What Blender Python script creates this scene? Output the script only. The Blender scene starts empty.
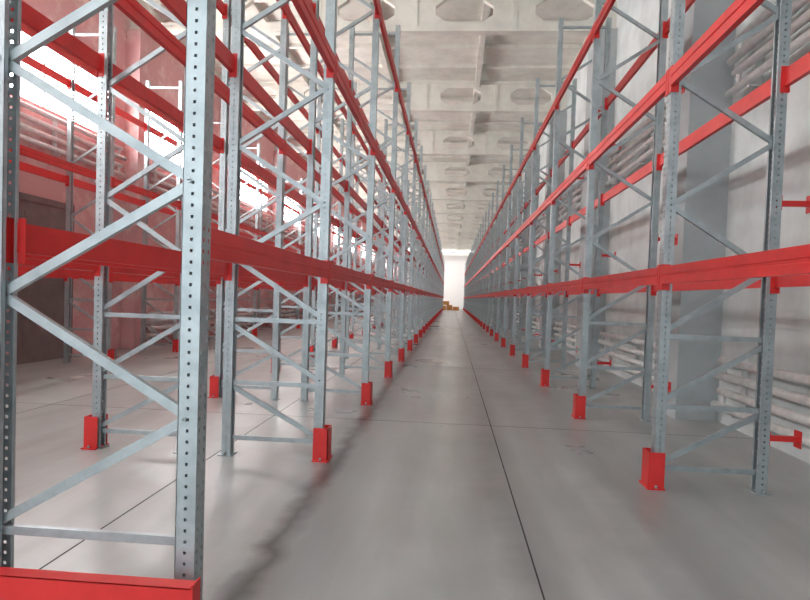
import bpy, bmesh, math
from mathutils import Vector, Matrix
S=bpy.context.scene
S.view_settings.view_transform='Standard'
# ------------------------------------------------------------ materials
def mat(name, col, rough=.6, metal=0., noise=None, bump=0., emis=None, estr=0., spec=.5, contrast=None):
    m=bpy.data.materials.new(name); m.use_nodes=True
    nt=m.node_tree; b=nt.nodes['Principled BSDF']
    b.inputs['Base Color'].default_value=(*col,1); b.inputs['Roughness'].default_value=rough
    b.inputs['Metallic'].default_value=metal
    b.inputs['Specular IOR Level'].default_value=spec
    if emis:
        b.inputs['Emission Color'].default_value=(*emis,1); b.inputs['Emission Strength'].default_value=estr
    if noise:
        col2,scale,lo,hi=noise
        tc=nt.nodes.new('ShaderNodeTexCoord'); n=nt.nodes.new('ShaderNodeTexNoise')
        n.inputs['Scale'].default_value=scale; n.inputs['Detail'].default_value=7; n.inputs['Roughness'].default_value=.65
        r=nt.nodes.new('ShaderNodeMapRange'); r.inputs['From Min'].default_value=lo; r.inputs['From Max'].default_value=hi
        x=nt.nodes.new('ShaderNodeMix'); x.data_type='RGBA'
        x.inputs['A'].default_value=(*col,1); x.inputs['B'].default_value=(*col2,1)
        nt.links.new(tc.outputs['Object'],n.inputs['Vector']); nt.links.new(n.outputs['Fac'],r.inputs['Value'])
        nt.links.new(r.outputs['Result'],x.inputs['Factor']); nt.links.new(x.outputs['Result'],b.inputs['Base Color'])
        if bump:
            bp=nt.nodes.new('ShaderNodeBump'); bp.inputs['Strength'].default_value=bump; bp.inputs['Distance'].default_value=.02
            nt.links.new(n.outputs['Fac'],bp.inputs['Height']); nt.links.new(bp.outputs['Normal'],b.inputs['Normal'])
    return m
M_steel=mat('galvanised_steel',(.44,.50,.52),.36,.55,((.33,.38,.40),6,.4,.65))
M_red=mat('red_powder_coat',(.68,.030,.028),.42,0,((.56,.02,.02),3,.4,.7))
M_wallR=mat('painted_plaster_grey',(.66,.71,.71),.8,0,((.50,.55,.55),1.1,.42,.68),.15)
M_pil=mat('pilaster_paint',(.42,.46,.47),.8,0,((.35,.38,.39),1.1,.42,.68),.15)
M_wallL=mat('painted_plaster_pink',(.58,.34,.34),.8,0,((.70,.56,.54),1.3,.5,.66),.15)
M_conc=mat('roof_concrete',(.76,.75,.69),.9,0,((.62,.61,.56),2,.4,.7),.15)
M_end=mat('end_wall_plaster',(.78,.77,.75),.8)
M_pipe=mat('pipe_paint',(.72,.74,.73),.4,0,((.55,.56,.55),8,.4,.7))
M_frame=mat('window_frame_paint',(.7,.7,.68),.6)
M_glass=mat('overcast_window_glass',(.8,.8,.8),.3,emis=(1,.99,.98),estr=23)
M_door=mat('door_paint',(.16,.13,.13),.6,0,((.2,.17,.16),4,.4,.7))
M_box=mat('cardboard',(.6,.28,.08),.8)

# floor
def floor_mat():
    m=bpy.data.materials.new('polished_concrete'); m.use_nodes=True; nt=m.node_tree; N=nt.nodes; L=nt.links
    b=N['Principled BSDF']; tc=N.new('ShaderNodeTexCoord')
    def noise(scale,detail=8,vec=None,rough=.6):
        n=N.new('ShaderNodeTexNoise'); n.inputs['Scale'].default_value=scale; n.inputs['Detail'].default_value=detail
        n.inputs['Roughness'].default_value=rough
        L.new(vec or tc.outputs['Object'],n.inputs['Vector']); return n.outputs['Fac']
    def rng(v,a,c,d=0.,e=1.):
        r=N.new('ShaderNodeMapRange'); r.inputs['From Min'].default_value=a; r.inputs['From Max'].default_value=c
        r.inputs['To Min'].default_value=d; r.inputs['To Max'].default_value=e; L.new(v,r.inputs['Value']); return r.outputs['Result']
    def mix(f,a,c):
        x=N.new('ShaderNodeMix'); x.data_type='RGBA'; L.new(f,x.inputs['Factor'])
        for k,v in (('A',a),('B',c)):
            if isinstance(v,tuple): x.inputs[k].default_value=(*v,1)
            else: L.new(v,x.inputs[k])
        return x.outputs['Result']
    def math_(op,a,c=None,cv=None):
        x=N.new('ShaderNodeMath'); x.operation=op; L.new(a,x.inputs[0])
        if c is not None: L.new(c,x.inputs[1])
        if cv is not None: x.inputs[1].default_value=cv
        return x.outputs[0]
    n1=noise(.6,4); n2=noise(2.5,4,rough=.5)
    mp=N.new('ShaderNodeMapping'); mp.inputs['Scale'].default_value=(2.2,.3,1); L.new(tc.outputs['Object'],mp.inputs['Vector'])
    n4=noise(1.6,5,mp.outputs[0],.5)
    c=mix(rng(n1,.3,.7),(.45,.475,.47),(.37,.39,.385))
    c=mix(rng(n2,.2,.8,0,.5),c,(.28,.29,.285))
    c=mix(rng(n4,.35,.8,0,.6),c,(.22,.225,.22))
    sep=N.new('ShaderNodeSeparateXYZ'); L.new(tc.outputs['Object'],sep.inputs[0])
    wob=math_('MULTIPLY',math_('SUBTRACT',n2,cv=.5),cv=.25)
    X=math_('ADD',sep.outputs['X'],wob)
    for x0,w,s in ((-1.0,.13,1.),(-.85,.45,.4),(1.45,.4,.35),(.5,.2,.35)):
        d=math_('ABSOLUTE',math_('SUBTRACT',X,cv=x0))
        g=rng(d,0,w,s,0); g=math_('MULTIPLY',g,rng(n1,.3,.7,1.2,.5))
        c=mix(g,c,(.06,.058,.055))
    b.inputs['Specular IOR Level'].default_value=.5
    L.new(c,b.inputs['Base Color']); L.new(rng(n1,.3,.75,.26,.36),b.inputs['Roughness'])
    return m
M_floor=floor_mat()
M_joint=mat('floor_joint_filler',(.05,.05,.05),.9)

# ------------------------------------------------------------ mesh helpers
def box(bm,x0,x1,y0,y1,z0,z1,mi=0):
    vs=[bm.verts.new(p) for p in ((x0,y0,z0),(x1,y0,z0),(x1,y1,z0),(x0,y1,z0),(x0,y0,z1),(x1,y0,z1),(x1,y1,z1),(x0,y1,z1))]
    for f in ((3,2,1,0),(4,5,6,7),(0,1,5,4),(1,2,6,5),(2,3,7,6),(3,0,4,7)):
        bm.faces.new([vs[i] for i in f]).material_index=mi
def bar(bm,p,q,h,w,mi=0,up=Vector((0,1,0))):
    p=Vector(p);q=Vector(q);d=(q-p).normalized(); u=up.normalized(); s=d.cross(u).normalized(); u=s.cross(d)
    vs=[]
    for c in (p,q):
        for a,e in ((-1,-1),(1,-1),(1,1),(-1,1)):
            vs.append(bm.verts.new(c+s*a*h/2+u*e*w/2))
    for f in ((3,2,1,0),(4,5,6,7),(0,1,5,4),(1,2,6,5),(2,3,7,6),(3,0,4,7)):
        bm.faces.new([vs[i] for i in f]).material_index=mi
def cyl(bm,p,q,r,n=10,mi=0,smooth=True):
    p=Vector(p);q=Vector(q);d=(q-p).normalized(); a=d.orthogonal().normalized(); b=d.cross(a)
    r0=[];r1=[]
    for i in range(n):
        t=2*math.pi*i/n; o=a*math.cos(t)*r+b*math.sin(t)*r
        r0.append(bm.verts.new(p+o)); r1.append(bm.verts.new(q+o))
    for i in range(n):
        f=bm.faces.new((r0[i],r0[(i+1)%n],r1[(i+1)%n],r1[i])); f.material_index=mi; f.smooth=smooth
    bm.faces.new(r0[::-1]).material_index=mi; bm.faces.new(r1).material_index=mi
def mesh(name,bm,mats):
    me=bpy.data.meshes.new(name); bm.to_mesh(me); bm.free()
    for m in mats: me.materials.append(m)
    return me
def obj(name,me,loc=(0,0,0),rot=0,parent=None):
    o=bpy.data.objects.new(name,me); S.collection.objects.link(o)
    if parent: o.parent=parent
    o.location=loc; o.rotation_euler=(0,0,rot); return o
def empty(name,loc=(0,0,0),rot=0):
    o=bpy.data.objects.new(name,None); S.collection.objects.link(o); o.location=loc; o.rotation_euler=(0,0,rot); return o

# ------------------------------------------------------------ dimensions
BAY=2.9; DEP=.9; RH=6.5; UW=.1; UD=.08
Y0,Y1=-7.,90.; XL,XR=-8.1,3.56; ZC=8.8

def perf(bm,o,u,width,cols,H,pitch=.05,h0=.014,h1=.036,mi=0):
    o=Vector(o);u=Vector(u)
    def q(a,b,z0,z1):
        vs=[bm.verts.new(o+u*a+Vector((0,0,z0))),bm.verts.new(o+u*b+Vector((0,0,z0))),bm.verts.new(o+u*b+Vector((0,0,z1))),bm.verts.new(o+u*a+Vector((0,0,z1)))]
        bm.faces.new(vs).material_index=mi
    prev=0
    for a,b in cols:
        q(prev,a,0,H); prev=b
        z=0
        n=int(H/pitch)
        for i in range(n):
            q(a,b,z,i*pitch+h0); z=i*pitch+h1
        q(a,b,z,H)
    q(prev,width,0,H)
def upright(bm,x,s):
    w=UW/2
    perf(bm,(x,-w,0),(0,1,0),UW,[(.018,.030),(.070,.082)],RH,h0=.016,h1=.034)
    perf(bm,(x,-w,0),(s,0,0),UD,[(.034,.046)],RH,h0=.018,h1=.032)
    perf(bm,(x,w,0),(s,0,0),UD,[(.034,.046)],RH,h0=.018,h1=.032)
    for e in (-1,1):   # return lips
        box(bm,min(x+s*UD,x+s*(UD-.003)),max(x+s*UD,x+s*(UD-.003)),min(e*w,e*(w-.022)),max(e*w,e*(w-.022)),0,RH)
    box(bm,x-.02 if s>0 else x-UD-.02,x+UD+.02 if s>0 else x+.02,-w-.03,w+.03,0,.008)
    for e in (-1,1):
        cyl(bm,(x+s*.03,e*(w+.018),.008),(x+s*.03,e*(w+.018),.03),.01,6)
def frame_mesh(name,diags,horiz,gh=.30,tie=.0):
    bm=bmesh.new()
    upright(bm,0,1); upright(bm,DEP,-1)
    xa,xb=.055,DEP-.055
    for z in horiz: bar(bm,(xa-.02,0,z),(xb+.02,0,z),.04,.03)
    for (a,za),(b,zb) in diags:
        pa=(xa if a=='f' else xb,0,za); pb=(xa if b=='f' else xb,0,zb)
        bar(bm,pa,pb,.042,.03)
        for p in (pa,pb): cyl(bm,(p[0],-.056,p[2]),(p[0],.056,p[2]),.009,6)
    if gh:
        g0,g1=-.055,.075; gw=.085; t=.007
        box(bm,g0,g0+t,-gw,gw,.012,gh,1)
        for e in (-1,1): box(bm,g0,g1,min(e*gw,e*(gw-t)),max(e*gw,e*(gw-t)),.012,gh,1)
        box(bm,g0-.01,g1,-gw-.03,gw+.03,0,.012,1)
        for e in (-1,1): cyl(bm,(g0+.06,e*(gw+.018),.012),(g0+.06,e*(gw+.018),.035),.011,6,0)
    if tie:
        for z in (.45,2.36,4.3):   # red spacer tie: plate, bar, end plate
            box(bm,DEP,DEP+tie,-.022,.022,z-.022,z+.022,1)
            box(bm,DEP,DEP+.008,-.045,.045,z-.06,z+.06,1)
            box(bm,DEP+tie-.01,DEP+tie,-.05,.05,z-.07,z+.07,1)
    return mesh(name,bm,[M_steel,M_red])
d=[(('f',.2),('r',.64)),(('f',.72),('r',1.2))]; z=1.3; side='f'
while z+.52<RH-.1:
    o='r' if side=='f' else 'f'; d.append(((side,z),(o,z+.51))); z+=.515; side=o
F_std=frame_mesh('upright_frame',d,(.16,.67,1.25,RH-.15),.30,.0)
F_tie=frame_mesh('upright_frame_tied',d,(.16,.67,1.25,RH-.15),.30,.25)
d=[];z=.4; side='r'
while z+.53<RH-.1:
    o='r' if side=='f' else 'f'; d.append(((side,z),(o,z+.52))); z+=.53; side=o
F_end=frame_mesh('upright_frame_end',d,(.36,RH-.15),0)

def beams_mesh(name,levels):
    bm=bmesh.new()
    prof=[(0,0),(0,.052),(.007,.058),(.007,.074),(0,.08),(0,.14),(.042,.14),(.042,.0)]
    for zc in levels:
        for front in (True,False):
            def X(x): return x-.012 if front else DEP+.012-x
            z0=zc-.07
            y0,y1=UW/2-.005,BAY-UW/2+.005
            A=[bm.verts.new((X(a),y0,z0+b)) for a,b in prof]; B=[bm.verts.new((X(a),y1,z0+b)) for a,b in prof]
            n=len(prof)
            for i in range(n): bm.faces.new((A[i],A[(i+1)%n],B[(i+1)%n],B[i]))
            bm.faces.new(A); bm.faces.new(B[::-1])
            for ye,s in ((0,1),(BAY,-1)):
                xa,xb=sorted((X(0.004),X(.011)))
                ya,yb=sorted((ye+s*.006,ye+s*(UW/2+.02)))
                box(bm,xa,xb,ya,yb,zc-.12,zc+.09)
                xa,xb=sorted((X(0.004),X(.07)))
                ya,yb=sorted((ye+s*(UW/2+.001),ye+s*(UW/2+.006)))
                box(bm,xa,xb,ya,yb,zc-.12,zc+.09)
    bmesh.ops.recalc_face_normals(bm,faces=bm.faces)
    return mesh(name,bm,[M_red])
B_left=beams_mesh('beam_levels_a',(1.72,3.55,5.40))
B_right=beams_mesh('beam_levels_b',(1.75,3.35,5.02))

def rack(x,ystart,n,flip,beams,first=None,dy0=0.,sx=1.,sx0=1.,dx0=0.,std=None):
    e=empty('pallet_rack',(x,ystart,0),0)
    for k in range(n+1):
        o=obj('upright_frame_%d'%(k+1), first if (k==0 and first) else (std or F_std),(dx0 if k==0 else 0,k*BAY+(dy0 if k==0 else 0),0),math.pi if flip else 0,e)
        o.scale=(sx0 if k==0 else sx,1,1)
    for k in range(n):
        y=(k+1)*BAY if flip else k*BAY+(dy0 if k==0 else 0)
        o=obj('beam_bay_%d'%(k+1), beams,(0,y,0),math.pi if flip else 0,e)
        o.scale=(sx,(BAY-dy0)/BAY if k==0 else 1,1)
    return e
rack(1.71,5.1-2*BAY,30,False,B_right,std=F_tie)
rack(-1.12,2.47,28,True,B_left,F_end,.15,1.04,1.13,.015)
rack(-3.3,2.47,28,False,B_left,F_end,.15)
rack(-6.6,2.47-BAY,29,True,B_left)

# end guard rail on the floor
bm=bmesh.new()
x0,x1=-3.5,-1.04; y=2.44
box(bm,x0,x1,y-.035,y-.028,.08,.25); box(bm,x0,x1,y-.035,y+.035,.245,.252); box(bm,x0,x1,y-.035,y+.035,.08,.087)
for x in (x0,x1): box(bm,x-.004,x+.004,y-.04,y+.04,.0,.265)
for x in (x0+.1,-2.35,x1-.08):
    box(bm,x-.05,x+.05,y-.028,y+.034,.0,.245); box(bm,x-.07,x+.07,y-.06,y+.06,0,.012)
    for e in (-1,1): cyl(bm,(x+e*.03,y-.045,.17),(x+e*.03,y-.03,.17),.012,6,1)
obj('rack_end_guard_rail',mesh('rack_end_guard_rail',bm,[M_red,M_steel]))

# ------------------------------------------------------------ floor
bm=bmesh.new(); box(bm,XL-.3,XR+.3,Y0,Y1+.3,-.2,0); obj('floor',mesh('floor',bm,[M_floor]))
bm=bmesh.new()
for x in (.52,-2.12,-5.0): box(bm,x-.005,x+.005,Y0,Y1,-.001,.0012)
for k in range(16): box(bm,XL,XR,1.2+6*k-.003,1.2+6*k+.003,-.001,.0012)
obj('trim_1',mesh('floor_joints',bm,[M_joint]))

# ------------------------------------------------------------ walls
WZ0,WZ1=5.0,6.7; PY=[8.45+6*k for k in range(-2,14)]
bm=bmesh.new()
box(bm,XL-.3,XL,Y0,Y1,0,WZ0); box(bm,XL-.3,XL,Y0,Y1,WZ1,ZC)
ys=[Y0]
wins=[]
for k in range(-2,14):
    c=5.45+6*k+0; a,b=c-2.1,c+2.1
    if a<Y0 or b>Y1: continue
    wins.append((a,b)); box(bm,XL-.3,XL,ys[-1],a,WZ0,WZ1); ys.append(b)
box(bm,XL-.3,XL,ys[-1],Y1,WZ0,WZ1)
obj('wall_left',mesh('wall_left',bm,[M_wallL]))
bm=bmesh.new()
for y in PY:
    if Y0<y<Y1: box(bm,XL,XL+.35,y-.25,y+.25,0,ZC-1.0)
obj('trim_2',mesh('pilasters_left',bm,[M_wallL]))
for i,(a,b) in enumerate(wins):
    bm=bmesh.new(); x=XL-.15
    box(bm,x-.02,x-.01,a,b,WZ0,WZ1,1)
    n=4
    for j in range(n+1):
        yy=a+(b-a)*j/n; box(bm,x-.01,x+.04,yy-.025,yy+.025,WZ0,WZ1)
    for j in range(3):
        zz=WZ0+(WZ1-WZ0)*j/2; box(bm,x-.01,x+.04,a,b,zz-.025,zz+.025)
    obj('window_%d'%(i+1),mesh('window',bm,[M_frame,M_glass]))
bm=bmesh.new()
box(bm,XR,XR+.3,Y0,Y1,0,ZC)
obj('wall_right',mesh('wall_right',bm,[M_wallR]))
bm=bmesh.new()
for y in PY:
    if Y0<y<Y1: box(bm,3.02,XR,y-.25,y+.25,0,ZC-1.0)
obj('trim_3',mesh('pilasters_right',bm,[M_pil]))
bm=bmesh.new(); box(bm,XL-.3,XR+.3,Y1,Y1+.3,0,ZC); obj('wall_back',mesh('wall_back',bm,[M_end]))
# left door
bm=bmesh.new()
D0=XL+.002
box(bm,D0,D0+.05,10.5,10.62,0,3.2); box(bm,D0,D0+.05,12.1,12.22,0,3.2); box(bm,D0,D0+.05,10.5,12.22,3.1,3.22)
box(bm,D0,D0+.03,10.62,12.1,0,3.1)
for z in (.3,1.7): box(bm,D0+.03,D0+.04,10.75,11.95,z,z+1.2)
cyl(bm,(D0+.04,11.9,1.5),(D0+.1,11.9,1.5),.02)
obj('door_1',mesh('door',bm,[M_door]))

# ------------------------------------------------------------ ceiling
bm=bmesh.new(); box(bm,XL-.3,XR+.3,Y0,Y1+.3,ZC,ZC+.3)
x=XL
while x<XR+.1:
    box(bm,x-.08,x+.08,Y0,Y1,ZC-.2,ZC); x+=2.9
y=Y0+.5
while y<Y1:
    box(bm,XL,XR,y-.05,y+.05,ZC-.1,ZC); y+=1.5
obj('ceiling',mesh('ceiling',bm,[M_conc]))
bm=bmesh.new()
H=1.0; z0=7.8; ncell=5; W=(XR-XL)/ncell
cz=z0+H/2; b_=.27; a_=.68; ap=.42; bp_=.10
for y in (-.07,.07):
    for i in range(ncell):
        cx=XL+W*(i+.5)
        def V(px,pz): return bm.verts.new((cx+px,y,cz+pz))
        for sx in (-1,1):
            for sz in (-1,1):
                bm.faces.new([V(sx*ap,sz*b_),V(sx*ap,sz*H/2),V(sx*W/2,sz*H/2),V(sx*W/2,sz*bp_),V(sx*a_,sz*bp_)])
            bm.faces.new([V(sx*a_,-bp_),V(sx*a_,bp_),V(sx*W/2,bp_),V(sx*W/2,-bp_)])
        for sz in (-1,1): bm.faces.new([V(-ap,sz*b_),V(ap,sz*b_),V(ap,sz*H/2),V(-ap,sz*H/2)])
for i in range(ncell):
    cx=XL+W*(i+.5); oc=[(-ap,b_),(ap,b_),(a_,bp_),(a_,-bp_),(ap,-b_),(-ap,-b_),(-a_,-bp_),(-a_,bp_)]
    for j in range(8):
        p,q=oc[j],oc[(j+1)%8]
        bm.faces.new([bm.verts.new((cx+p[0],-.07,cz+p[1])),bm.verts.new((cx+q[0],-.07,cz+q[1])),bm.verts.new((cx+q[0],.07,cz+q[1])),bm.verts.new((cx+p[0],.07,cz+p[1]))])
box(bm,XL,XR,-.12,.12,z0,z0+.1); box(bm,XL,XR,-.12,.12,z0+H-.1,z0+H)
for i in range(ncell+1):
    cx=XL+W*i; box(bm,max(XL,cx-.06),min(XR,cx+.06),-.1,.1,z0,z0+H)
beam=mesh('roof_beam',bm,[M_conc])
for y in PY:
    if Y0<y<Y1: obj('roof_beam',beam,(0,y,0))

# ------------------------------------------------------------ heating pipe registers
def register(x,sx,ya,yb,zs,parentname='heating_pipe_register'):
    bm=bmesh.new(); r=.05
    zz=list(zs)
    for i,z in enumerate(zz):
        o=.16*(i%2)
        cyl(bm,(x,ya+o,z),(x,yb-o,z),r,14)
    for i in range(len(zz)-1):
        y=(yb-.25) if i%2==0 else (ya+.25)
        cyl(bm,(x,y,zz[i]),(x,y,zz[i+1]),.03,10)
    for y in (ya+.5,(ya+yb)/2,yb-.5):
        a,b=sorted((x,x+sx*.15)); 
        box(bm,a+0,b,y-.02,y+.02,zz[0]-.08,zz[0]-.05); 
        a,b=sorted((x+sx*.07,x+sx*.15)); box(bm,a,b,y-.025,y+.025,zz[0]-.08,zz[-1]+.06)
    return obj(parentname,mesh('pipe_register',bm,[M_pipe]))
for k in range(-1,8):
    ya,yb=8.45+6*(k-1)+.7,8.45+6*k-.5
    register(XR-.16,1,ya,yb,(.27,.46,.65,.84))
    register(XR-.16,1,ya,yb,(4.2,4.4,4.6,4.8))
    register(XL+.16,-1,ya,yb,(4.2,4.4,4.6,4.8))
    if not (ya<12.3 and yb>10.4): register(XL+.16,-1,ya,yb,(.27,.46,.65,.84))

# far end stack of cartons
bm=bmesh.new()
for (x,y,z,w,h) in ((-.9,0,0,.8,.6),(-.05,.1,0,.8,.7),(.8,0,0,.8,.5),(-.5,0,.7,.8,.5)):
    box(bm,x-w/2,x+w/2,y-.4,y+.4,z,z+h)
obj('cardboard_box_stack',mesh('cardboard_box_stack',bm,[M_box]),(-.2,80,0))

# ------------------------------------------------------------ light
w=bpy.data.worlds.new('w'); S.world=w; w.use_nodes=True
w.node_tree.nodes['Background'].inputs[0].default_value=(.88,.96,1,1); w.node_tree.nodes['Background'].inputs[1].default_value=2.6
def area(loc,rot,sx,sy,e,col=(1,1,1)):
    l=bpy.data.lights.new('end_wall_fill','AREA'); l.shape='RECTANGLE'; l.size=sx; l.size_y=sy; l.energy=e; l.color=col
    o=bpy.data.objects.new('end_wall_fill',l); S.collection.objects.link(o); o.location=loc; o.rotation_euler=rot
area((-2.3,Y1-9,ZC-.4),(math.radians(35),0,0),10,2,1300,(1,.99,.98))  # added fill lamp under the roof to brighten the plain end wall

# ------------------------------------------------------------ camera
cam=bpy.data.cameras.new('camera'); co=bpy.data.objects.new('camera',cam); S.collection.objects.link(co); S.camera=co
F=600.; cam.sensor_width=36; cam.lens=F/810*36
yaw=math.atan(46/F); pitch=math.radians(-1.7); roll=math.radians(1.9)
R=Matrix.Rotation(yaw,4,'Z')@Matrix.Rotation(math.pi/2+pitch,4,'X')@Matrix.Rotation(roll,4,'Z')
co.matrix_world=Matrix.Translation((0,0,1.5))@R
cam.shift_y=(F*math.tan(-pitch)-2.5)/810
cam.clip_end=300
